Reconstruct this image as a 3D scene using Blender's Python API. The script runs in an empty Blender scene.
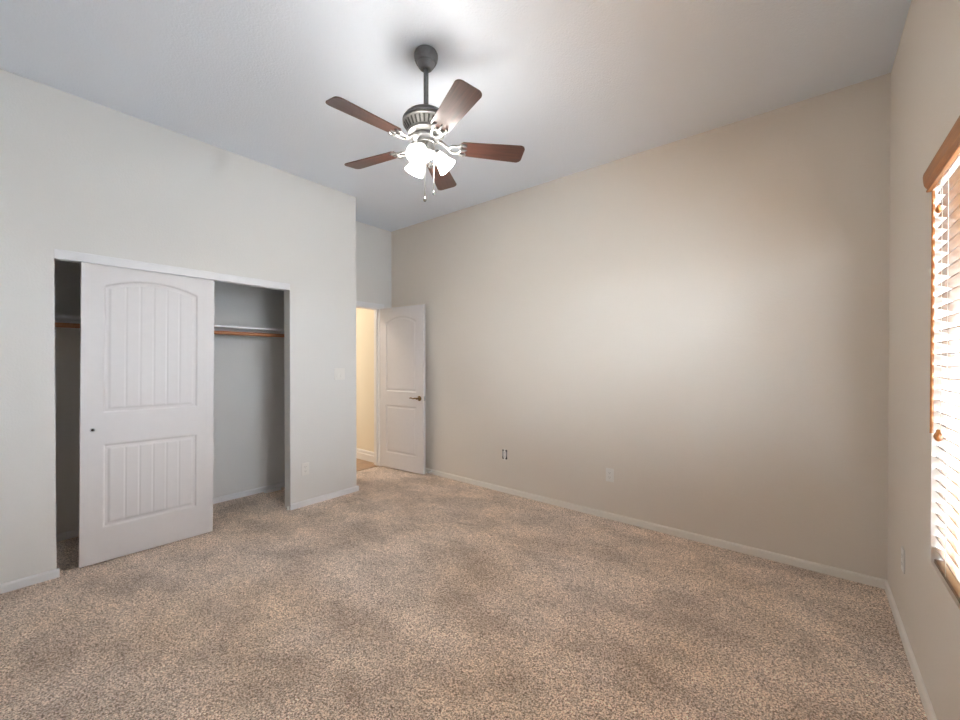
import bpy, bmesh, math, random
from mathutils import Vector, Matrix
PI = math.pi
S = bpy.context.scene
COL = S.collection
random.seed(7)

# ------------------------------------------------------------------ camera, world, lights, exposure
CAM_H = 1.358
YAW = math.atan2(329, 403)
cd = bpy.data.cameras.new('camera')
cam = bpy.data.objects.new('camera', cd)
COL.objects.link(cam)
cam.location = (0, 0, CAM_H)
cam.rotation_euler = (PI / 2 - math.radians(0.4), 0, YAW)
cd.sensor_width = 36.0
cd.lens = 36.0 * 403 / 960
cd.shift_y = 3.8 / 960
cd.clip_start = 0.02
S.camera = cam

SKY = 36.0            # daylight outside the window
SHADE_EMIT = 36.0      # frosted fan shades
BULB_EMIT = 130.0      # fan bulbs
HALL_W = 20.0
EXPOSURE = 1.24

w = bpy.data.worlds.new('daylight')
S.world = w
w.use_nodes = True
bgn = w.node_tree.nodes['Background']
bgn.inputs[0].default_value = (0.78, 0.865, 1.0, 1)
bgn.inputs[1].default_value = SKY

pd = bpy.data.lights.new('window_daylight_portal', 'AREA')
pd.shape = 'RECTANGLE'; pd.size = 1.8; pd.size_y = 1.5
pd.cycles.is_portal = True
po = bpy.data.objects.new('window_daylight_portal', pd); COL.objects.link(po)
po.location = (0.52, 1.39, 1.32); po.rotation_euler = (0, PI / 2, 0)

hl = bpy.data.lights.new('hall_ceiling_lamp', 'AREA')
hl.shape = 'DISK'; hl.size = 0.6; hl.energy = HALL_W; hl.color = (1.0, 0.88, 0.72)
ho = bpy.data.objects.new('hall_ceiling_lamp', hl); COL.objects.link(ho)
ho.location = (-5.5, 1.9, 3.0)

vs = S.view_settings
S.display_settings.display_device = 'sRGB'
vs.view_transform = 'Standard'; vs.look = 'None'; vs.exposure = EXPOSURE; vs.gamma = 1.0
vs.use_curve_mapping = False
cy = S.cycles
cy.max_bounces = 14; cy.diffuse_bounces = 5; cy.glossy_bounces = 4; cy.transparent_max_bounces = 12
cy.sample_clamp_indirect = 8.0
cy.use_denoising = True
cy.caustics_reflective = False; cy.caustics_refractive = False


# ------------------------------------------------------------------ materials
def new_mat(name):
    m = bpy.data.materials.new(name); m.use_nodes = True
    nt = m.node_tree
    return m, nt, nt.nodes['Principled BSDF']


def tex_noise(nt, scale, detail=2, rough=0.5, vec=None, dims='3D'):
    n = nt.nodes.new('ShaderNodeTexNoise')
    n.inputs['Scale'].default_value = scale
    n.inputs['Detail'].default_value = detail
    n.inputs['Roughness'].default_value = rough
    if vec is not None: nt.links.new(vec, n.inputs['Vector'])
    return n


def obj_coord(nt, scale=None, rot=None):
    tc = nt.nodes.new('ShaderNodeTexCoord')
    out = tc.outputs['Object']
    if scale or rot:
        mp = nt.nodes.new('ShaderNodeMapping')
        if scale: mp.inputs['Scale'].default_value = scale
        if rot: mp.inputs['Rotation'].default_value = rot
        nt.links.new(out, mp.inputs['Vector']); out = mp.outputs['Vector']
    return out


def ramp(nt, fac, stops):
    r = nt.nodes.new('ShaderNodeValToRGB')
    el = r.color_ramp.elements
    while len(el) < len(stops): el.new(0.5)
    for e, (p, c) in zip(el, stops):
        e.position = p; e.color = (*c, 1)
    nt.links.new(fac, r.inputs['Fac'])
    return r.outputs['Color']


def mixc(nt, a, b, fac, mode='MIX'):
    m = nt.nodes.new('ShaderNodeMix'); m.data_type = 'RGBA'; m.blend_type = mode
    for sock, v in ((m.inputs[0], fac), (m.inputs[6], a), (m.inputs[7], b)):
        if hasattr(v, 'is_output'): nt.links.new(v, sock)
        elif isinstance(v, (int, float)): sock.default_value = v
        else: sock.default_value = (*v, 1)
    return m.outputs[2]


def bump(nt, bs, height, strength, dist=0.01):
    b = nt.nodes.new('ShaderNodeBump')
    b.inputs['Strength'].default_value = strength
    b.inputs['Distance'].default_value = dist
    nt.links.new(height, b.inputs['Height'])
    nt.links.new(b.outputs['Normal'], bs.inputs['Normal'])


def mat_plain(name, col, rough=0.5, metal=0.0, var=0.04, scale=20.0, spec=0.5, bstr=0.0, bscale=200):
    m, nt, bs = new_mat(name)
    c = obj_coord(nt)
    n = tex_noise(nt, scale, 3, 0.55, c)
    d = tuple(max(0, x * (1 - var)) for x in col); u = tuple(min(1, x * (1 + var)) for x in col)
    nt.links.new(ramp(nt, n.outputs['Fac'], [(0.3, d), (0.7, u)]), bs.inputs['Base Color'])
    bs.inputs['Roughness'].default_value = rough
    bs.inputs['Metallic'].default_value = metal
    bs.inputs['Specular IOR Level'].default_value = spec
    if bstr:
        n2 = tex_noise(nt, bscale, 3, 0.6, c)
        bump(nt, bs, n2.outputs['Fac'], bstr, 0.004)
    return m


def mat_wood(name, dark, light, axis=0, rough=0.35, scale=1.0, coat=0.0):
    m, nt, bs = new_mat(name)
    sc = [26.0 * scale] * 3; sc[axis] = 1.6 * scale
    c = obj_coord(nt, scale=tuple(sc))
    n = tex_noise(nt, 2.2, 6, 0.62, c)
    n2 = tex_noise(nt, 9.0, 3, 0.5, c)
    a = ramp(nt, n.outputs['Fac'], [(0.32, dark), (0.7, light)])
    b = mixc(nt, a, dark, ramp(nt, n2.outputs['Fac'], [(0.5, (0, 0, 0)), (0.75, (0.5, 0.5, 0.5))]))
    nt.links.new(b, bs.inputs['Base Color'])
    bs.inputs['Roughness'].default_value = rough
    bs.inputs['Coat Weight'].default_value = coat
    bs.inputs['Coat Roughness'].default_value = 0.2
    bump(nt, bs, n.outputs['Fac'], 0.06, 0.002)
    return m


def mat_wall(name, col, bs_=0.2):
    m, nt, bs = new_mat(name)
    c = obj_coord(nt)
    n = tex_noise(nt, 1.3, 2, 0.5, c)
    d = tuple(x * 0.985 for x in col)
    nt.links.new(ramp(nt, n.outputs['Fac'], [(0.35, d), (0.65, col)]), bs.inputs['Base Color'])
    bs.inputs['Roughness'].default_value = 0.75
    bs.inputs['Specular IOR Level'].default_value = 0.25
    n2 = tex_noise(nt, 95, 3, 0.55, c)
    bump(nt, bs, n2.outputs['Fac'], bs_, 0.006)
    return m


def mat_carpet():
    m, nt, bs = new_mat('carpet_pile')
    c = obj_coord(nt)
    fine = tex_noise(nt, 135, 3, 0.7, c)
    vor = nt.nodes.new('ShaderNodeTexVoronoi'); vor.inputs['Scale'].default_value = 150
    nt.links.new(c, vor.inputs['Vector'])
    v2 = nt.nodes.new('ShaderNodeTexVoronoi'); v2.inputs['Scale'].default_value = 235
    v3 = nt.nodes.new('ShaderNodeTexVoronoi'); v3.inputs['Scale'].default_value = 125
    nt.links.new(c, v2.inputs['Vector']); nt.links.new(c, v3.inputs['Vector'])
    g2 = ramp(nt, v2.outputs['Color'], [(0.18, (0.42, 0.39, 0.36)), (0.40, (0.96, 0.96, 0.95)), (0.75, (1.22, 1.22, 1.22))])
    g3 = ramp(nt, v3.outputs['Color'], [(0.20, (0.72, 0.70, 0.68)), (0.45, (1.0, 1.0, 1.0)), (0.8, (1.12, 1.12, 1.12))])
    tuft = ramp(nt, fine.outputs['Fac'], [(0.36, (0.33, 0.225, 0.165)), (0.475, (0.69, 0.565, 0.465)), (0.56, (0.92, 0.80, 0.70))])
    tuft = mixc(nt, mixc(nt, tuft, g2, 1.0, 'MULTIPLY'), g3, 1.0, 'MULTIPLY')
    # nap lying in different directions: broad footprints and vacuum passes
    warp = tex_noise(nt, 1.6, 2, 0.5, c)
    pc = nt.nodes.new('ShaderNodeVectorMath'); pc.operation = 'MULTIPLY_ADD'
    nt.links.new(warp.outputs['Color'], pc.inputs[0]); pc.inputs[1].default_value = (0.28, 0.28, 0)
    nt.links.new(c, pc.inputs[2])
    mp = nt.nodes.new('ShaderNodeMapping')
    mp.inputs['Rotation'].default_value = (0, 0, math.radians(-38)); mp.inputs['Scale'].default_value = (1.0, 1.5, 1)
    nt.links.new(pc.outputs[0], mp.inputs['Vector'])
    nap = tex_noise(nt, 2.1, 5, 0.58, mp.outputs['Vector'])
    napc = ramp(nt, nap.outputs['Fac'], [(0.35, (0.76, 0.735, 0.715)), (0.50, (1.0, 0.985, 0.97)), (0.64, (1.20, 1.185, 1.17))])
    colr = mixc(nt, tuft, napc, 1.0, 'MULTIPLY')
    hue = tex_noise(nt, 1.1, 3, 0.55, c)
    colr = mixc(nt, colr, ramp(nt, hue.outputs['Fac'], [(0.36, (1.0, 0.955, 0.90)), (0.62, (0.98, 0.98, 1.0))]), 1.0, 'MULTIPLY')
    nt.links.new(colr, bs.inputs['Base Color'])
    bs.inputs['Roughness'].default_value = 0.95
    bs.inputs['Specular IOR Level'].default_value = 0.1
    bs.inputs['Sheen Weight'].default_value = 0.15
    mx = nt.nodes.new('ShaderNodeMath'); mx.operation = 'SUBTRACT'
    nt.links.new(fine.outputs['Fac'], mx.inputs[0]); nt.links.new(vor.outputs['Distance'], mx.inputs[1])
    bump(nt, bs, mx.outputs[0], 0.45, 0.010)
    return m


def mat_tile():
    m, nt, bs = new_mat('hall_tile')
    c = obj_coord(nt)
    br = nt.nodes.new('ShaderNodeTexBrick')
    br.inputs['Scale'].default_value = 1.0
    br.inputs['Brick Width'].default_value = 0.33; br.inputs['Row Height'].default_value = 0.33
    br.inputs['Mortar Size'].default_value = 0.006; br.offset = 0.0
    br.inputs['Color1'].default_value = (0.46, 0.30, 0.19, 1); br.inputs['Color2'].default_value = (0.42, 0.27, 0.17, 1)
    br.inputs['Mortar'].default_value = (0.30, 0.21, 0.15, 1)
    nt.links.new(c, br.inputs['Vector'])
    n = tex_noise(nt, 6, 4, 0.6, c)
    nt.links.new(mixc(nt, br.outputs['Color'], ramp(nt, n.outputs['Fac'], [(0.3, (0.8, 0.8, 0.8)), (0.7, (1.1, 1.1, 1.1))]), 1.0, 'MULTIPLY'), bs.inputs['Base Color'])
    bs.inputs['Roughness'].default_value = 0.35
    return m


def mat_emit(name, col, strength, base=(0.9, 0.9, 0.88)):
    m, nt, bs = new_mat(name)
    n = tex_noise(nt, 30, 2, 0.5, obj_coord(nt))
    nt.links.new(ramp(nt, n.outputs['Fac'], [(0.3, tuple(x * 0.96 for x in base)), (0.7, base)]), bs.inputs['Base Color'])
    bs.inputs['Roughness'].default_value = 0.4
    bs.inputs['Emission Color'].default_value = (*col, 1)
    bs.inputs['Emission Strength'].default_value = strength
    return m


def mat_glass():
    m = bpy.data.materials.new('window_glass'); m.use_nodes = True
    nt = m.node_tree; nt.nodes.clear()
    o = nt.nodes.new('ShaderNodeOutputMaterial'); mx = nt.nodes.new('ShaderNodeMixShader')
    t = nt.nodes.new('ShaderNodeBsdfTransparent'); g = nt.nodes.new('ShaderNodeBsdfGlossy')
    t.inputs[0].default_value = (0.95, 0.97, 0.97, 1); g.inputs['Roughness'].default_value = 0.02
    mx.inputs[0].default_value = 0.06
    nt.links.new(t.outputs[0], mx.inputs[1]); nt.links.new(g.outputs[0], mx.inputs[2]); nt.links.new(mx.outputs[0], o.inputs[0])
    return m


WALL = (0.725, 0.712, 0.69)
WALL_WARM_LIT = (0.735, 0.67, 0.595)  # same wall paint with the warm cast of the light tinted in
M = dict(
    wall=mat_wall('wall_paint', WALL), wall_warm_lit=mat_wall('wall_paint_warm_lit', WALL_WARM_LIT),
    ceil=mat_wall('ceiling_paint', (0.785, 0.83, 0.90), 0.4),  # cool daylight cast put into the ceiling colour
    hall=mat_wall('hall_paint', (0.80, 0.74, 0.62)),
    base=mat_plain('baseboard_paint', (0.80, 0.755, 0.69), 0.45, var=0.015),
    trim=mat_plain('trim_white', (0.77, 0.765, 0.775), 0.4, var=0.012),
    door=mat_plain('door_white', (0.685, 0.658, 0.655), 0.45, var=0.012, bstr=0.05, bscale=260),
    carpet=mat_carpet(), tile=mat_tile(),
    pewter=mat_plain('brushed_pewter', (0.15, 0.15, 0.152), 0.4, 0.6, var=0.12, scale=60),
    silver=mat_plain('antique_silver', (0.17, 0.165, 0.158), 0.45, 0.6, var=0.14, scale=70),
    dark=mat_plain('dark_slot', (0.02, 0.018, 0.016), 0.7),
    walnut=mat_wood('walnut_blade', (0.032, 0.011, 0.008), (0.108, 0.043, 0.029), 0, 0.36, 1.0, 0.25),
    shade=mat_emit('frosted_shade', (1.0, 0.96, 0.90), SHADE_EMIT),
    bulb=mat_emit('bulb_glow', (1.0, 0.96, 0.90), BULB_EMIT),
    oak=mat_wood('oak_valance', (0.30, 0.092, 0.016), (0.50, 0.195, 0.042), 1, 0.45, 1.0, 0.2),
    slat=mat_wood('oak_slat', (0.17, 0.080, 0.028), (0.26, 0.135, 0.052), 1, 0.35, 1.0, 0.4),
    rod=mat_wood('rod_wood', (0.34, 0.13, 0.05), (0.52, 0.22, 0.09), 1, 0.45),
    cord=mat_plain('blind_cord', (0.62, 0.57, 0.48), 0.8),
    bronze=mat_plain('aged_bronze', (0.20, 0.125, 0.055), 0.32, 0.9, var=0.2, scale=90),
    steel=mat_plain('steel', (0.45, 0.45, 0.46), 0.35, 0.9),
    plate=mat_plain('plate_plastic', (0.77, 0.745, 0.705), 0.35, var=0.01),
    vinyl=mat_plain('vinyl_frame', (0.86, 0.86, 0.86), 0.35, var=0.01),
    rubber=mat_plain('white_rubber', (0.8, 0.79, 0.77), 0.6),
    ground=mat_plain('yard_gravel', (0.20, 0.197, 0.19), 0.9, var=0.25, scale=8),
    yard=mat_plain('blocker_wall', (0.42, 0.42, 0.41), 0.9, var=0.06, scale=6),
    glass=mat_glass(),
)


# ------------------------------------------------------------------ mesh helpers
def obj(name, bm, m, parent=None, smooth=False, autos=None, bevel=0.0, segs=2):
    bmesh.ops.recalc_face_normals(bm, faces=bm.faces)
    me = bpy.data.meshes.new(name); bm.to_mesh(me); bm.free()
    me.materials.append(M[m])
    o = bpy.data.objects.new(name, me); COL.objects.link(o)
    if smooth:
        for p in me.polygons: p.use_smooth = True
        if autos:
            me.set_sharp_from_angle(angle=math.radians(autos))
    if bevel:
        b = o.modifiers.new('bevel', 'BEVEL'); b.width = bevel; b.segments = segs; b.limit_method = 'ANGLE'
    if parent is not None: o.parent = parent
    return o


def tag(o, label=None, cat=None, group=None, kind=None):
    if label: o['label'] = label
    if cat: o['category'] = cat
    if group: o['group'] = group
    if kind: o['kind'] = kind
    return o


def thing(name, label, cat, loc=(0, 0, 0), rz=0.0, group=None, kind=None):
    e = bpy.data.objects.new(name, None); COL.objects.link(e)
    e.location = loc; e.rotation_euler = (0, 0, rz); e.empty_display_size = 0.1
    return tag(e, label, cat, group, kind)


def BM(): return bmesh.new()


def box(bm, x0, x1, y0, y1, z0, z1, mat=None):
    vs_ = [bm.verts.new(Vector(p) if mat is None else mat @ Vector(p)) for p in
           ((x0, y0, z0), (x1, y0, z0), (x1, y1, z0), (x0, y1, z0), (x0, y0, z1), (x1, y0, z1), (x1, y1, z1), (x0, y1, z1))]
    for f in ((0, 3, 2, 1), (4, 5, 6, 7), (0, 1, 5, 4), (1, 2, 6, 5), (2, 3, 7, 6), (3, 0, 4, 7)):
        bm.faces.new([vs_[i] for i in f])
    return bm


def lathe(bm, prof, n=40, mat=None, cap=True):
    rings = []
    for r, z in prof:
        ring = []
        for i in range(n):
            a = 2 * PI * i / n
            p = Vector((r * math.cos(a), r * math.sin(a), z))
            ring.append(bm.verts.new(mat @ p if mat else p))
        rings.append(ring)
    for a, b in zip(rings, rings[1:]):
        for i in range(n):
            bm.faces.new((a[i], a[(i + 1) % n], b[(i + 1) % n], b[i]))
    if cap:
        bm.faces.new(rings[0]); bm.faces.new(list(reversed(rings[-1])))
    return bm


def tube(bm, pts, r, n=10, radii=None):
    pts = [Vector(p) for p in pts]
    rings = []
    up = Vector((0, 0, 1))
    for i, p in enumerate(pts):
        t = (pts[min(i + 1, len(pts) - 1)] - pts[max(i - 1, 0)]).normalized()
        ref = up if abs(t.dot(up)) < 0.95 else Vector((1, 0, 0))
        u = t.cross(ref).normalized(); v = t.cross(u)
        rr = radii[i] if radii else r
        rings.append([bm.verts.new(p + (u * math.cos(2 * PI * k / n) + v * math.sin(2 * PI * k / n)) * rr) for k in range(n)])
    for a, b in zip(rings, rings[1:]):
        for k in range(n):
            bm.faces.new((a[k], a[(k + 1) % n], b[(k + 1) % n], b[k]))
    bm.faces.new(rings[0]); bm.faces.new(list(reversed(rings[-1])))
    return bm


def prism(bm, poly, a0, a1, axis):
    """poly in the two other axes (in x,y,z order), extruded along axis from a0 to a1"""
    def P(u, v, a):
        return {'x': (a, u, v), 'y': (u, a, v), 'z': (u, v, a)}[axis]
    A = [bm.verts.new(P(u, v, a0)) for u, v in poly]; B = [bm.verts.new(P(u, v, a1)) for u, v in poly]
    n = len(poly)
    bm.faces.new(A); bm.faces.new(list(reversed(B)))
    for i in range(n): bm.faces.new((A[i], A[(i + 1) % n], B[(i + 1) % n], B[i]))
    return bm


def torus(bm, rx, ry, r, n=28, k=8, mat=None):
    rings = []
    for i in range(n):
        a = 2 * PI * i / n
        c = Vector((rx * math.cos(a), ry * math.sin(a), 0)); d = Vector((math.cos(a), math.sin(a), 0))
        ring = []
        for j in range(k):
            b = 2 * PI * j / k
            p = c + d * r * math.cos(b) + Vector((0, 0, r * math.sin(b)))
            ring.append(bm.verts.new(mat @ p if mat else p))
        rings.append(ring)
    for i in range(n):
        a, b = rings[i], rings[(i + 1) % n]
        for j in range(k): bm.faces.new((a[j], b[j], b[(j + 1) % k], a[(j + 1) % k]))
    return bm


def struct(name, bm, m, label, cat, **k):
    return tag(obj(name, bm, m, **k), label, cat, kind='structure')


# ------------------------------------------------------------------ room dimensions
XR = 0.367      # window wall
YB = 3.385      # long wall
XL = -3.655     # closet wall
XE = -4.27      # wall with the entry door
XC = -4.385     # closet back
YF = -0.40      # wall behind the camera
YC = 2.445      # end of the closet wall
ZC = 3.060
T = 0.11
OY0, OY1, OZ = 0.272, 1.746, 2.061   # closet opening
WY0, WY1, WZ0, WZ1 = 0.50, 2.302, 0.582, 2.065   # window recess
DY0, DY1, DZ = 2.462, 3.205, 2.039   # entry doorway

# floors
bm = BM(); box(bm, XC - 0.1, XR + 0.16, YF - 0.12, YB + 0.12, -0.12, 0.0)
struct('floor', bm, 'carpet', 'beige speckled carpet floor of the bedroom and closet', 'floor')
bm = BM(); box(bm, -6.6, XC - 0.1, 0.9, YB + 0.12, -0.12, 0.0); box(bm, XC - 0.1, XE - 0.03, DY0, DY1, 0.0, 0.006)
struct('floor_hall', bm, 'tile', 'tan tile floor of the hall seen through the doorway', 'floor')
bm = BM(); box(bm, -6.6, XR + 0.16, YF - 0.12, YB + 0.12, ZC, ZC + 0.1)
struct('ceiling', bm, 'ceil', 'flat light grey textured ceiling above the room', 'ceiling')


def round_edges(bm, sel, r=0.014):
    es = [e for e in bm.edges if sel(e)]
    bmesh.ops.bevel(bm, geom=es, offset=r, segments=4, affect='EDGES', profile=0.5)


# walls
bm = BM()
prism(bm, [(YF - 0.12, 0), (OY0, 0), (OY0, OZ), (OY1, OZ), (OY1, 0), (YC, 0), (YC, ZC), (YF - 0.12, ZC)], XL - T, XL, 'x')
round_edges(bm, lambda e: all(abs(v.co.x - XL) < 1e-4 and v.co.y > OY0 - 0.01 and (abs(v.co.y - YC) < 1e-4) for v in e.verts))
struct('wall_left', bm, 'wall', 'off-white wall around the wide closet opening', 'wall', smooth=True, autos=20)
bm = BM(); box(bm, XC - T, XL - T, YC - 0.1, YC, 0, ZC)
struct('wall_recess', bm, 'wall', 'short return wall of the entry recess, back of the closet end', 'wall')
bm = BM(); box(bm, XC - T, XC, -0.33, YC - 0.1, 0, ZC)
struct('wall_closet_back', bm, 'wall', 'back wall inside the closet behind the hanging rod', 'wall')
bm = BM(); box(bm, XC - T, XL - T, -0.43, -0.33, 0, ZC)
struct('wall_closet_end', bm, 'wall', 'dark left end wall inside the closet', 'wall')
bm = BM()
box(bm, XE - T, XE, YC, DY0, 0, ZC); box(bm, XE - T, XE, DY1, YB, 0, ZC); box(bm, XE - T, XE, DY0, DY1, DZ, ZC)
struct('wall_entry', bm, 'wall', 'narrow wall above and beside the entry doorway in the recess', 'wall')
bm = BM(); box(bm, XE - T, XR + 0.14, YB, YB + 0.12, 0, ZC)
struct('wall_back', bm, 'wall_warm_lit', 'long blank wall right of the open door, warm light tinted in', 'wall')
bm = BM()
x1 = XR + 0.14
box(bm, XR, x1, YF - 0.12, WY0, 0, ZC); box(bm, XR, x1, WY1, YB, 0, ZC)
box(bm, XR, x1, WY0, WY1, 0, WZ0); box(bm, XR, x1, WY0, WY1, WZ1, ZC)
struct('wall_right', bm, 'wall_warm_lit', 'wall at the right that holds the window, warm light tinted in', 'wall')
bm = BM(); box(bm, XL, XR, YF - 0.12, YF, 0, ZC)
struct('wall_front', bm, 'wall', 'plain wall behind the viewer', 'wall')
# hall beyond the doorway
bm = BM(); box(bm, -6.6, XE - T, 3.285, 3.385, 0, ZC)
struct('wall_hall_side', bm, 'hall', 'cream lit hall wall seen through the doorway', 'wall')
bm = BM(); box(bm, -6.7, -6.6, 0.9, YB, 0, ZC)
struct('wall_hall_end', bm, 'hall', 'far end wall of the hall', 'wall')
bm = BM(); box(bm, -6.6, XC - T, 0.8, 0.9, 0, ZC)
struct('wall_hall_near', bm, 'hall', 'hall wall opposite the lit side', 'wall')


# baseboards
def board(bm, p, q, nrm, h=0.054, t=0.013, step=None):
    """skirting profile swept from p to q; nrm points into the room"""
    p, q, nv = Vector((*p, 0)), Vector((*q, 0)), Vector((*nrm, 0))
    prof = [(0, 0), (t, 0), (t, h - 0.012), (t * 0.8, h - 0.005), (t * 0.45, h - 0.001), (0, h)]
    if step:
        prof = [(0, 0), (t, 0), (t, step), (t * 0.62, step + 0.006), (t * 0.62, h - 0.02), (t * 0.4, h - 0.006), (0, h)]
    A = [bm.verts.new(p + nv * a + Vector((0, 0, b))) for a, b in prof]
    B = [bm.verts.new(q + nv * a + Vector((0, 0, b))) for a, b in prof]
    n = len(prof)
    bm.faces.new(A); bm.faces.new(list(reversed(B)))
    for i in range(n): bm.faces.new((A[i], A[(i + 1) % n], B[(i + 1) % n], B[i]))


bm = BM(); board(bm, (XE + 0.0, YB), (XR - 0.0, YB), (0, -1))
struct('baseboard_back', bm, 'base', 'low white baseboard along the long wall', 'baseboard')
bm = BM(); board(bm, (XR, YB - 0.013), (XR, YF + 0.013), (-1, 0))
struct('baseboard_right', bm, 'base', 'low white baseboard under the window', 'baseboard')
bm = BM(); board(bm, (XL, YF), (XL, OY0 + 0.012), (1, 0))
struct('baseboard_left', bm, 'trim', 'low white baseboard left of the closet opening', 'baseboard')
bm = BM(); board(bm, (XL, OY1 - 0.004), (XL, YC + 0.013), (1, 0)); board(bm, (XL, YC), (XE, YC), (0, 1))
struct('baseboard_corner', bm, 'trim', 'low white baseboard between closet and entry recess', 'baseboard')
bm = BM(); board(bm, (XC, -0.33), (XC, YC - 0.1), (1, 0))
struct('baseboard_closet', bm, 'trim', 'low white baseboard on the back wall inside the closet', 'baseboard')
bm = BM(); board(bm, (XL, YF), (XR, YF), (0, 1))
struct('baseboard_front', bm, 'base', 'low baseboard on the wall behind the viewer', 'baseboard')
bm = BM(); board(bm, (-6.6, 3.285), (XE - T, 3.285), (0, -1), 0.135, 0.02, 0.085)
struct('baseboard_hall', bm, 'trim', 'tall stepped white baseboard in the hall', 'baseboard')

# door lining and head casing
bm = BM()
box(bm, XE - T - 0.002, XE + 0.003, DY1 - 0.018, DY1, 0.006, DZ); box(bm, XE - T - 0.002, XE + 0.003, DY0, DY0 + 0.012, 0.006, DZ)
box(bm, XE - T - 0.002, XE + 0.003, DY0 + 0.012, DY1 - 0.018, DZ - 0.018, DZ)
box(bm, XE - 0.055, XE - 0.04, DY1 - 0.03, DY1 - 0.018, 0.006, DZ - 0.018)   # stop
box(bm, XE, XE + 0.012, YC + 0.004, DY1 + 0.055, DZ - 0.004, DZ + 0.05)
box(bm, XE, XE + 0.012, DY1 - 0.004, DY1 + 0.055, 0.062, DZ - 0.004)
struct('trim_1', bm, 'trim', 'white lining and casing around the entry doorway', 'trim', bevel=0.002)


# ------------------------------------------------------------------ moulded doors
def door_mesh(W, H, TH, panels, planks, step=0.0048):
    """slab with both faces moulded. x = along the width, y = thickness (front at y=0 looking -y), z = up"""
    def smooth(t): t = max(0, min(1, t)); return t * t * (3 - 2 * t)

    def depth(x, z):
        best = 0.0
        for (x0, x1, z0, zs, zp) in panels:
            if not (x0 < x < x1 and z0 < z < zp): continue
            d = min(x - x0, x1 - x, z - z0)
            if zp > zs + 1e-3:
                hw = (x1 - x0) / 2; s = zp - zs; R = (hw * hw + s * s) / (2 * s); cz = zp - R; cx = (x0 + x1) / 2
                d = min(d, R - math.hypot(x - cx, z - cz))
            else: d = min(d, zp - z)
            if d <= 0: continue
            if d < 0.010: v = 0.0085 * smooth(d / 0.010)
            elif d < 0.022: v = 0.0085 - 0.001 * (d - 0.010) / 0.012
            elif d < 0.036: v = 0.0075 - 0.0055 * smooth((d - 0.022) / 0.014)
            else:
                v = 0.002
            if planks and d > 0.036:
                fx0, fx1 = x0 + 0.036, x1 - 0.036
                pw = (fx1 - fx0) / planks
                k = (x - fx0) / pw
                g = abs(k - round(k)) * pw
                if 0 < round(k) < planks and g < 0.0045: v += 0.004 * (1 - g / 0.0045)
            best = v
        return best
    nx = int(W / step); nz = int(H / step)
    xs = [W * i / nx for i in range(nx + 1)]; zs = [H * j / nz for j in range(nz + 1)]
    bm = BM()
    fr = [[bm.verts.new((x, depth(x, z), z)) for x in xs] for z in zs]
    for j in range(nz):
        for i in range(nx):
            bm.faces.new((fr[j][i], fr[j][i + 1], fr[j + 1][i + 1], fr[j + 1][i]))
    # back: coarse flat shell with the same outline
    rim = [fr[0][i] for i in range(nx + 1)] + [fr[j][nx] for j in range(1, nz + 1)] + [fr[nz][i] for i in range(nx - 1, -1, -1)] + [fr[j][0] for j in range(nz - 1, 0, -1)]
    bk = [bm.verts.new((v.co.x, TH, v.co.z)) for v in rim]
    n = len(rim)
    for i in range(n): bm.faces.new((rim[i], bk[i], bk[(i + 1) % n], rim[(i + 1) % n]))
    bm.faces.new(bk)
    return bm


# sliding closet door: leaf faces +x (room)
CW, CH = 0.757, 1.992
t = thing('door_2', 'white sliding closet door with arched planked panel, hiding most of the closet', 'closet door', (-3.669, 1.132, 0.004), kind='structure')
dm = door_mesh(CW, CH, 0.034, [(0.112, CW - 0.112, 0.228, 0.785, 0.785), (0.112, CW - 0.112, 1.0, 1.855, 1.915)], 6)
# local x runs right-to-left as seen from the room, so turn the slab to face +x
leaf = obj('door_leaf', dm, 'door', t, smooth=True, autos=40)
leaf.rotation_euler = (0, 0, PI / 2); leaf.location = (0, -CW, 0)
t.rotation_euler = (math.radians(-0.55), 0, 0)
bm = BM()
Rm = Matrix.Translation((0.0, -CW + 0.058, 0.890)) @ Matrix.Rotation(PI / 2, 4, 'Y')
lathe(bm, [(0.0135, -0.001), (0.0135, 0.0025), (0.0105, 0.0035), (0.0085, 0.001), (0.0075, -0.0005)], 28, Rm)
fp = tag(obj('finger_pull', bm, 'steel', t, smooth=True, autos=35), 'round metal cup pull')
bm = BM(); lathe(bm, [(0.0078, -0.0004), (0.0078, 0.0008)], 24, Rm)
obj('cup', bm, 'dark', fp)

# closet track fascia, side guide
t = thing('closet_door_track', 'white metal header track across the top of the closet opening', 'door track', (XL, OY0, 2.004))
bm = BM()
prism(bm, [(-0.010, -0.003), (0.004, -0.003), (0.004, 0.0), (0.004, 0.052), (0.0, 0.057), (-0.010, 0.057)], 0.0, OY1 - OY0, 'y')
obj('fascia', bm, 'trim', t, bevel=0.001)
bm = BM(); box(bm, -0.095, -0.010, 0.0, OY1 - OY0, 0.050, 0.057)
box(bm, -0.086, -0.083, 0.0, OY1 - OY0, 0.0, 0.05)
obj('roller_channel', bm, 'trim', t)
bm = BM(); box(bm, -0.012, 0.012, -0.01, 0.01, 0, 0.004); box(bm, -0.004, 0.004, -0.008, 0.008, 0.004, 0.03)
g = tag(obj('door_floor_guide', bm, 'rubber', bevel=0.0015), 'small white door guide on the carpet at the right closet jamb', 'door guide')
g.location = (XL - 0.022, OY1 - 0.012, 0)

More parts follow.
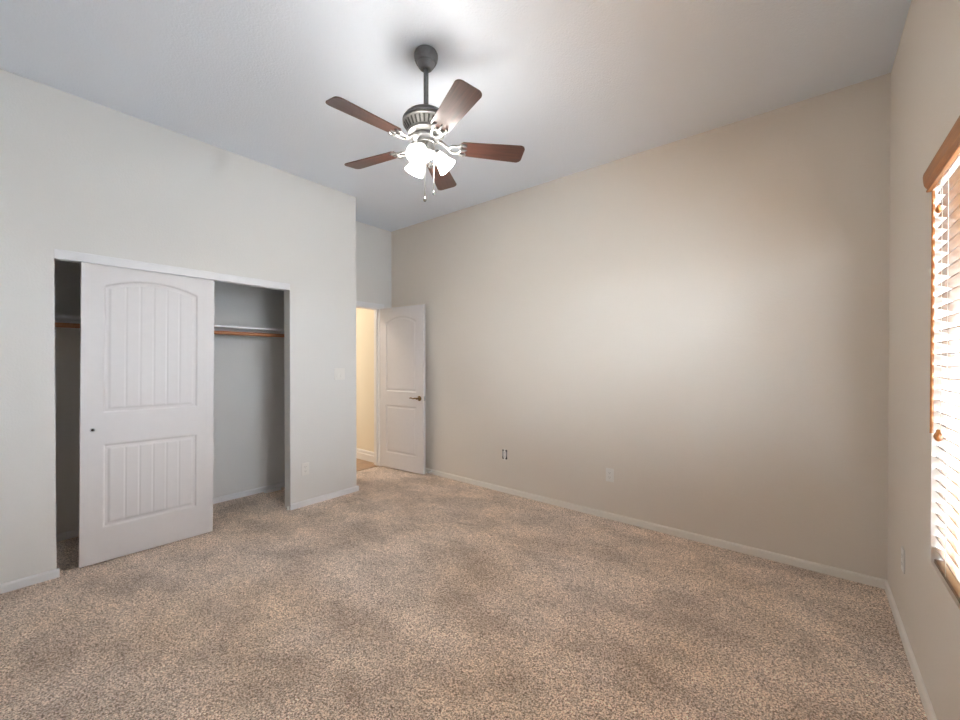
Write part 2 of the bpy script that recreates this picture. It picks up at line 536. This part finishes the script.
# closet shelf and rod
SH0, SH1 = -0.328, YC - 0.102
t = thing('closet_shelf', 'white shelf inside the closet above the rod', 'shelf', (XC, 0, 1.68))
bm = BM(); box(bm, 0.0, 0.305, SH0, SH1, -0.018, 0.0)
obj('shelf_board', bm, 'trim', t, bevel=0.002)
bm = BM(); box(bm, 0.0, 0.018, SH0, SH1, -0.075, -0.018); obj('cleat', bm, 'trim', t)
t = thing('closet_rod', 'reddish wooden hanging rod under the closet shelf', 'closet rod', (XC + 0.285, 0, 1.612))
bm = BM(); tube(bm, [(0, SH0 + 0.009, 0), (0, SH1 - 0.009, 0)], 0.017, 20); obj('pole', bm, 'rod', t, smooth=True, autos=40)
for y in (SH0, SH1 - 0.008):
    bm = BM(); lathe(bm, [(0.026, 0), (0.026, 0.004), (0.021, 0.008)], 24, Matrix.Translation((0, y + 0.008, 0)) @ Matrix.Rotation(PI / 2, 4, 'X'))
    obj('rod_socket', bm, 'steel', t, smooth=True, autos=35)
# loose strip on the closet floor
bm = BM(); box(bm, -0.018, 0.018, -0.075, 0.075, 0.0, 0.022); box(bm, -0.018, 0.004, -0.085, -0.075, 0.0, 0.014)
o = tag(obj('loose_trim_piece', bm, 'vinyl', bevel=0.003), 'small white plastic strip lying on the carpet at the closet back wall', 'trim scrap')
o.location = (XC + 0.06, 1.885, 0.0); o.rotation_euler = (0, 0, math.radians(-4))

# ------------------------------------------------------------------ entry door
LW, LH = 0.742, 2.012
ang = math.radians(5.5)
t = thing('door_1', 'white two-panel entry door standing open against the long wall', 'door', (XE + 0.004, DY1 - 0.012, 0.014), ang, kind='structure')
dm = door_mesh(LW, LH, 0.035, [(0.115, LW - 0.115, 0.19, 0.79, 0.79), (0.115, LW - 0.115, 0.965, 1.825, 1.895)], 0)
obj('door_leaf', dm, 'door', t, smooth=True, autos=40)
HX, HZ = LW - 0.062, 0.898
for side, y, name in ((-1, 0.0, 'door_handle'), (1, 0.035, 'door_handle')):
    bm = BM()
    R = Matrix.Translation((HX, y, HZ)) @ Matrix.Rotation(PI / 2 if side < 0 else -PI / 2, 4, 'X')
    lathe(bm, [(0.031, 0.0), (0.031, 0.004), (0.026, 0.009), (0.012, 0.012), (0.011, 0.036), (0.013, 0.05), (0.008, 0.056)], 28, R)
    yy = y + side * 0.046
    tube(bm, [(HX + 0.004, yy, HZ), (HX - 0.03, yy, HZ + 0.004), (HX - 0.06, yy + side * 0.003, HZ - 0.002), (HX - 0.09, yy, HZ + 0.005), (HX - 0.112, yy - side * 0.004, HZ + 0.004), (HX - 0.122, yy - side * 0.008, HZ - 0.002)],
         0.008, 12, [0.009, 0.009, 0.0075, 0.0075, 0.0085, 0.006])
    tag(obj(name, bm, 'bronze', t, smooth=True, autos=40), 'aged bronze lever handle')
bm = BM(); box(bm, LW - 0.0005, LW + 0.0015, 0.005, 0.030, HZ - 0.028, HZ + 0.028)
box(bm, LW, LW + 0.011, 0.011, 0.024, HZ - 0.008, HZ + 0.008)
tag(obj('latch_plate', bm, 'steel', t, bevel=0.0006), 'small metal latch plate on the door edge')
for z in (0.18, 1.0, 1.82):
    bm = BM(); tube(bm, [(-0.004, 0.037, z - 0.045), (-0.004, 0.037, z + 0.045)], 0.005, 10)
    box(bm, -0.002, 0.0, 0.004, 0.034, z - 0.044, z + 0.044)
    obj('hinge', bm, 'bronze', t)
# door stop on the baseboard
t = thing('door_stop', 'white door stop sticking out of the baseboard behind the open door', 'door stop', (-3.50, YB - 0.013, 0.035))
bm = BM(); Rx = Matrix.Rotation(PI / 2, 4, 'X')
lathe(bm, [(0.012, 0.0), (0.012, 0.003), (0.006, 0.006), (0.005, 0.045)], 18, Rx); obj('rod', bm, 'rubber', t, smooth=True, autos=35)
bm = BM(); lathe(bm, [(0.008, 0.043), (0.010, 0.046), (0.010, 0.058), (0.006, 0.062)], 18, Rx); obj('bumper_tip', bm, 'rubber', t, smooth=True, autos=35)


# ------------------------------------------------------------------ outlets and switches; built facing -y, at local origin on the wall
def duplex_face(parent, z):
    bm = BM()
    pts = []
    for i in range(24):
        a = 2 * PI * i / 24
        pts.append((max(-0.0145, min(0.0145, 0.0172 * math.cos(a))), z + 0.0142 * math.sin(a)))
    prism(bm, pts, -0.0068, -0.004, 'y')
    r = obj('receptacle', bm, 'plate', parent)
    bm = BM()
    box(bm, -0.0075, -0.0055, -0.0071, -0.0066, z - 0.001, z + 0.007)
    box(bm, 0.0055, 0.0075, -0.0071, -0.0066, z - 0.001, z + 0.006)
    prism(bm, [(0.0022 * math.cos(2 * PI * i / 10), z - 0.0068 + 0.0022 * math.sin(2 * PI * i / 10)) for i in range(10)], -0.0071, -0.0066, 'y')
    obj('socket_slots', bm, 'dark', r)


def outlet(label, loc, rz):
    t = thing('electrical_outlet', label, 'outlet', loc, rz, 'covered wall outlets')
    bm = BM(); box(bm, -0.035, 0.035, -0.0055, 0.0, -0.0575, 0.0575)
    obj('cover_plate', bm, 'plate', t, bevel=0.003, segs=3)
    duplex_face(t, 0.0195); duplex_face(t, -0.0195)
    bm = BM(); lathe(bm, [(0.003, 0.005), (0.003, 0.0064), (0.0015, 0.0069)], 12, Rx); obj('screw', bm, 'plate', t)
    return t


outlet('white outlet right of the closet, low on the closet wall', (XL, 1.885, 0.345), PI / 2)
outlet('white outlet low on the long wall', (-1.322, YB, 0.378), 0)
outlet('white outlet under the window wall corner, seen edge-on', (XR, 2.86, 0.375), -PI / 2)

t = thing('light_switch', 'white double rocker switch plate between closet and doorway', 'light switch', (XL, 2.243, 1.228), PI / 2)
bm = BM(); box(bm, -0.058, 0.058, -0.006, 0, -0.0575, 0.0575); obj('cover_plate', bm, 'plate', t, bevel=0.003, segs=3)
for x in (-0.023, 0.023):
    bm = BM()
    prism(bm, [(-0.006, -0.033), (-0.0115, -0.033), (-0.0075, 0.033), (-0.006, 0.033)], x - 0.0165, x + 0.0165, 'x')
    obj('rocker', bm, 'plate', t, bevel=0.0008)

t = thing('uncovered_outlet_box', 'bare electrical box without cover plate on the long wall', 'outlet', (-2.432, YB, 0.392))
bm = BM(); box(bm, -0.030, 0.030, -0.0025, 0, -0.048, 0.048); obj('box_recess', bm, 'dark', t)
bm = BM(); box(bm, -0.016, 0.016, -0.006, -0.0025, -0.034, 0.034); box(bm, -0.010, 0.010, -0.0045, -0.0025, -0.060, 0.060)
obj('mounting_strap', bm, 'plate', t, bevel=0.001)
duplex_face(t, 0.0195); duplex_face(t, -0.0195)
bm = BM(); 
for x in (-0.026, 0.026):
    bm = BM(); box(bm, x - 0.003, x + 0.003, -0.0045, 0, -0.02, 0.035); obj('box_ear', bm, 'steel', t)

# ------------------------------------------------------------------ window
t = thing('window_1', 'white framed sliding window behind the wooden blind', 'window', (XR, 0, 0), kind='structure')
bm = BM()
fx0, fx1 = 0.088, 0.135
box(bm, fx0, fx1, WY0, WY0 + 0.05, WZ0, WZ1); box(bm, fx0, fx1, WY1 - 0.05, WY1, WZ0, WZ1)
box(bm, fx0, fx1, WY0 + 0.05, WY1 - 0.05, WZ0, WZ0 + 0.05); box(bm, fx0, fx1, WY0 + 0.05, WY1 - 0.05, WZ1 - 0.05, WZ1)
obj('window_frame', bm, 'vinyl', t, bevel=0.003)
ym = (WY0 + WY1) / 2
bm = BM(); box(bm, fx0 + 0.004, fx1 - 0.004, ym - 0.025, ym + 0.025, WZ0 + 0.05, WZ1 - 0.05); obj('meeting_rail', bm, 'vinyl', t, bevel=0.003)
for y0, y1 in ((WY0 + 0.05, ym - 0.025), (ym + 0.025, WY1 - 0.05)):
    bm = BM(); box(bm, fx0 + 0.018, fx0 + 0.024, y0, y1, WZ0 + 0.05, WZ1 - 0.05); obj('glass_pane', bm, 'glass', t)
bm = BM(); box(bm, XR + 0.16, 14.0, -12, 14, -0.25, -0.2)
struct('ground_outside', bm, 'ground', 'pale gravel ground outside the window', 'ground')

bm = BM(); box(bm, 3.6, 3.8, -12, 14, -0.2, 1.85)  # added wall, keeps direct level daylight off the blind and room
struct('wall_daylight_blocker', bm, 'yard', 'pale wall added across the yard to cut level daylight', 'wall')

# ------------------------------------------------------------------ wooden blind
t = thing('window_blind', 'wooden slatted blind with oak valance in the window', 'window blind', (XR, 0, 0))
BY0, BY1 = WY0 + 0.010, WY1 - 0.008
bm = BM()
prof = [(-0.002, 2.012), (-0.016, 2.012), (-0.018, 2.018), (-0.0135, 2.024), (-0.0185, 2.030), (-0.0235, 2.040), (-0.0255, 2.056), (-0.0265, 2.074), (-0.0245, 2.086), (-0.018, 2.093), (-0.002, 2.093)]
prism(bm, prof, WY0 - 0.012, WY1 + 0.014, 'y')
tag(obj('valance', bm, 'oak', t, bevel=0.0015), 'orange oak crown valance')
bm = BM(); box(bm, 0.006, 0.058, BY0, BY1, 2.022, 2.060); obj('headrail', bm, 'vinyl', t, bevel=0.002)
PITCH = 0.0436
bm = BM()
zs = []
z = 1.985
while z > WZ0 + 0.034:
    zs.append(z); z -= PITCH
TILT = math.radians(-24)
for z in zs:
    up, lo = [], []
    for i in range(7):
        u = -0.025 + 0.05 * i / 6
        arch = 0.0022 * (1 - (u / 0.025) ** 2)
        zz = z + u * math.sin(TILT) + arch
        up.append((0.033 + u * math.cos(TILT), zz + 0.0018)); lo.append((0.033 + u * math.cos(TILT), zz - 0.0018))
    prism(bm, up + lo[::-1], BY0, BY1, 'y')
obj('slats', bm, 'slat', t)
bm = BM(); box(bm, 0.008, 0.058, BY0, BY1, WZ0 + 0.002, WZ0 + 0.018); obj('bottom_rail', bm, 'slat', t, bevel=0.002)
for y in (2.12, 1.52, 0.95, 0.63):
    bm = BM()
    for x in (0.0065, 0.0595):
        tube(bm, [(x, y, WZ0 + 0.02), (x, y, 2.025)], 0.0011, 6)
    obj('ladder_cord', bm, 'cord', t)
bm = BM()
wy = 2.264
tube(bm, [(-0.006, wy, 1.085), (-0.006, wy, 1.10), (-0.006, wy, 2.0)], 0.005, 6, [0.0058, 0.0052, 0.005])
tube(bm, [(-0.006, wy, 1.995), (-0.002, wy, 2.012), (0.010, wy, 2.024)], 0.0016, 6)
tag(obj('tilt_wand', bm, 'oak', t), 'slim reddish wooden tilt wand')
for y, zb, kt in ((2.185, 1.075, 1.0), (2.205, 1.905, 0.72)):
    bm = BM(); tube(bm, [(0.003 if zb < 1.5 else 0.002, y, zb + 0.03), (0.003, y, 2.024)], 0.0012, 6)
    c = obj('pull_cord', bm, 'cord', t)
    bm = BM()
    lathe(bm, [(a * kt, b * kt) for a, b in ((0.0035, 0.034), (0.006, 0.030), (0.0065, 0.024), (0.010, 0.018), (0.0125, 0.009), (0.0115, 0.002), (0.007, -0.006), (0.003, -0.009))], 18, Matrix.Translation((0.003 - 0.005, y, zb)))
    tag(obj('tassel', bm, 'oak', c, smooth=True, autos=45), 'turned wooden tassel')

# ------------------------------------------------------------------ ceiling fan
FX, FY = -1.642, 1.541
fan = thing('ceiling_fan', 'five-blade walnut and pewter ceiling fan with three lit glass shades', 'ceiling fan', (FX, FY, ZC))
Z = lambda z: z - ZC
bm = BM()
lathe(bm, [(0.050, 0.0), (0.060, -0.006), (0.0655, -0.018), (0.066, -0.030), (0.063, -0.046), (0.056, -0.060), (0.054, -0.0625), (0.050, -0.063), (0.046, -0.076), (0.036, -0.090), (0.029, -0.096), (0.020, -0.097)], 44)
obj('canopy', bm, 'pewter', fan, smooth=True, autos=30)
bm = BM(); lathe(bm, [(0.0135, -0.08), (0.0135, Z(2.742))], 24)
lathe(bm, [(0.0135, Z(2.760)), (0.024, Z(2.756)), (0.027, Z(2.742)), (0.027, Z(2.733))], 24)
obj('downrod', bm, 'pewter', fan, smooth=True, autos=35)
bm = BM()
lathe(bm, [(0.026, Z(2.732)), (0.046, Z(2.730)), (0.078, Z(2.722)), (0.104, Z(2.709)), (0.118, Z(2.696)), (0.124, Z(2.684)), (0.128, Z(2.681)), (0.128, Z(2.674)), (0.122, Z(2.670))], 56)
mh = obj('motor_housing', bm, 'pewter', fan, smooth=True, autos=28)
bm = BM()
lathe(bm, [(0.122, Z(2.671)), (0.127, Z(2.667)), (0.127, Z(2.659)), (0.121, Z(2.655)), (0.098, Z(2.617)), (0.101, Z(2.613)), (0.099, Z(2.605)), (0.080, Z(2.600)), (0.05, Z(2.598))], 56)
vr = tag(obj('vent_band', bm, 'silver', mh, smooth=True, autos=28), 'silvery slotted vent band')
bm = BM()
for i in range(30):
    a = 2 * PI * i / 30
    m = Matrix.Rotation(a, 4, 'Z') @ Matrix.Translation((0.1098, 0, Z(2.636))) @ Matrix.Rotation(math.atan2(0.023, 0.038), 4, 'Y')
    box(bm, -0.0016, 0.0016, -0.0045, 0.0045, -0.0185, 0.0185, m)
obj('vent_slots', bm, 'dark', mh)
bm = BM()
lathe(bm, [(0.062, Z(2.600)), (0.062, Z(2.594)), (0.070, Z(2.590)), (0.070, Z(2.578)), (0.050, Z(2.574)), (0.047, Z(2.566))], 44)
tag(obj('flywheel', bm, 'pewter', fan, smooth=True, autos=28), 'dark hub the blade arms bolt to')
# light kit
lk_bm = BM()
lathe(lk_bm, [(0.046, Z(2.568)), (0.050, Z(2.564)), (0.050, Z(2.556)), (0.046, Z(2.552)), (0.046, Z(2.518)), (0.052, Z(2.512)), (0.053, Z(2.504)), (0.046, Z(2.492)), (0.030, Z(2.482)), (0.014, Z(2.476)), (0.011, Z(2.466)), (0.013, Z(2.460)), (0.006, Z(2.452))], 40)
lk = tag(obj('light_kit', lk_bm, 'silver', fan, smooth=True, autos=28), 'silver switch housing that carries the lamps')
SHADE_PROF = [(r_ * 0.88, z_ * 0.88) for r_, z_ in [(0.024, 0.0), (0.029, -0.006), (0.033, -0.016), (0.037, -0.034), (0.043, -0.058), (0.050, -0.080), (0.058, -0.100), (0.0615, -0.108)]]
for a_cam in (-163.0, 77.0, -43.0):
    aw = math.degrees(YAW) + 90.0 - a_cam
    Rz = Matrix.Rotation(math.radians(aw), 4, 'Z')
    neck = Vector((0.056, 0, Z(2.506)))
    tilt = Matrix.Rotation(math.radians(-43), 4, 'Y')   # opens outward and down
    mt = Rz @ Matrix.Translation(neck) @ tilt
    bm = BM()
    pts = [Rz @ Vector(p) for p in ((0.030, 0, Z(2.506)), (0.036, 0, Z(2.512)), (0.043, 0, Z(2.515)), (0.0505, 0, Z(2.5115)))]
    tube(bm, pts, 0.008, 12)
    lathe(bm, [(0.010, 0.016), (0.020, 0.012), (0.0265, 0.004), (0.0265, -0.008), (0.022, -0.009)], 28, mt)
    arm = obj('lamp_arm', bm, 'silver', lk, smooth=True, autos=30)
    bm = BM()
    outer = [(r, z) for r, z in SHADE_PROF]; inner = [(r - 0.0025, z) for r, z in reversed(SHADE_PROF)]
    lathe(bm, outer + inner, 36, mt, cap=False)
    tag(obj('lamp_shade', bm, 'shade', lk, smooth=True, autos=60), 'frosted glass bell shade, lit')
    bm = BM()
    lathe(bm, [(0.011, -0.010), (0.012, -0.028), (0.017, -0.040), (0.0200, -0.052), (0.018, -0.062), (0.011, -0.069), (0.003, -0.072)], 20, mt)
    tag(obj('bulb', bm, 'bulb', lk, smooth=True), 'glowing bulb')
# blades
BLZ = Z(2.545)
for k in range(5):
    aw = math.degrees(YAW) + 90.0 - 8.0 - 72 * k
    rz = math.radians(aw)
    bm = BM()
    r0, r1 = 0.190, 0.552
    out = []
    N = 10
    w0, w1, cr = 0.052, 0.067, 0.030
    out += [(r0, -w0 + 0.012), (r0 + 0.012, -w0)]
    for i in range(6): out.append((r0 + 0.012 + (r1 - cr - r0 - 0.012) * (i + 1) / 6, -w0 - (w1 - w0) * (i + 1) / 6))
    for i in range(1, 8):
        a = -PI / 2 + (PI / 2) * i / 7
        out.append((r1 - cr + cr * math.cos(a), -w1 + cr + cr * math.sin(a)))
    out += [(x, -y) for x, y in reversed(out)]
    prism(bm, out, -0.003, 0.003, 'z')
    bl = obj('blade', bm, 'walnut', fan, bevel=0.0015)
    bl.location = (0, 0, BLZ); bl.rotation_mode = 'XYZ'
    bl.rotation_euler = (Matrix.Rotation(rz, 3, 'Z') @ Matrix.Rotation(math.radians(-12), 3, 'X')).to_euler()
    # blade arm in the blade's own frame, below the blade
    bm = BM()
    tube(bm, [(0.058, 0, 0.038), (0.085, 0, 0.030), (0.108, 0, 0.010), (0.128, 0, -0.006)], 0.009, 10, [0.011, 0.010, 0.009, 0.009])
    torus(bm, 0.034, 0.027, 0.0065, 30, 8, Matrix.Translation((0.160, 0, -0.0085)))
    for s in (-1, 1):
        tube(bm, [(0.172, s * 0.024, -0.0085), (0.196, s * 0.038, -0.0075), (0.216, s * 0.036, -0.0068), (0.222, s * 0.026, -0.0062)], 0.006, 8, [0.007, 0.008, 0.007, 0.004])
        lathe(bm, [(0.005, 0), (0.005, -0.003), (0.002, -0.0045)], 10, Matrix.Translation((0.208, s * 0.036, -0.0115)))
    tube(bm, [(0.192, 0, -0.0085), (0.214, 0, -0.0068), (0.228, 0, -0.0062)], 0.006, 8, [0.008, 0.007, 0.003])
    tag(obj('blade_arm', bm, 'silver', bl, smooth=True, autos=50), 'ornate silver blade arm with an open oval')
# pull chains
for (lat, dep, zb) in ((0.0, -0.040, 2.226), (0.034, 0.0, 2.282)):
    x = lat * math.cos(YAW) - dep * math.sin(YAW); y = lat * math.sin(YAW) + dep * math.cos(YAW)
    bm = BM(); tube(bm, [(x, y, Z(2.515)), (x * 1.25, y * 1.25, Z(2.505)), (x * 1.25, y * 1.25, Z(zb + 0.015))], 0.0018, 8)
    ch = obj('pull_chain', bm, 'silver', fan)
    bm = BM(); lathe(bm, [(0.002, 0.018), (0.004, 0.014), (0.0075, 0.006), (0.0085, 0.0), (0.0065, -0.006), (0.002, -0.009)], 16, Matrix.Translation((x * 1.25, y * 1.25, Z(zb))))
    obj('chain_knob', bm, 'pewter', ch, smooth=True)
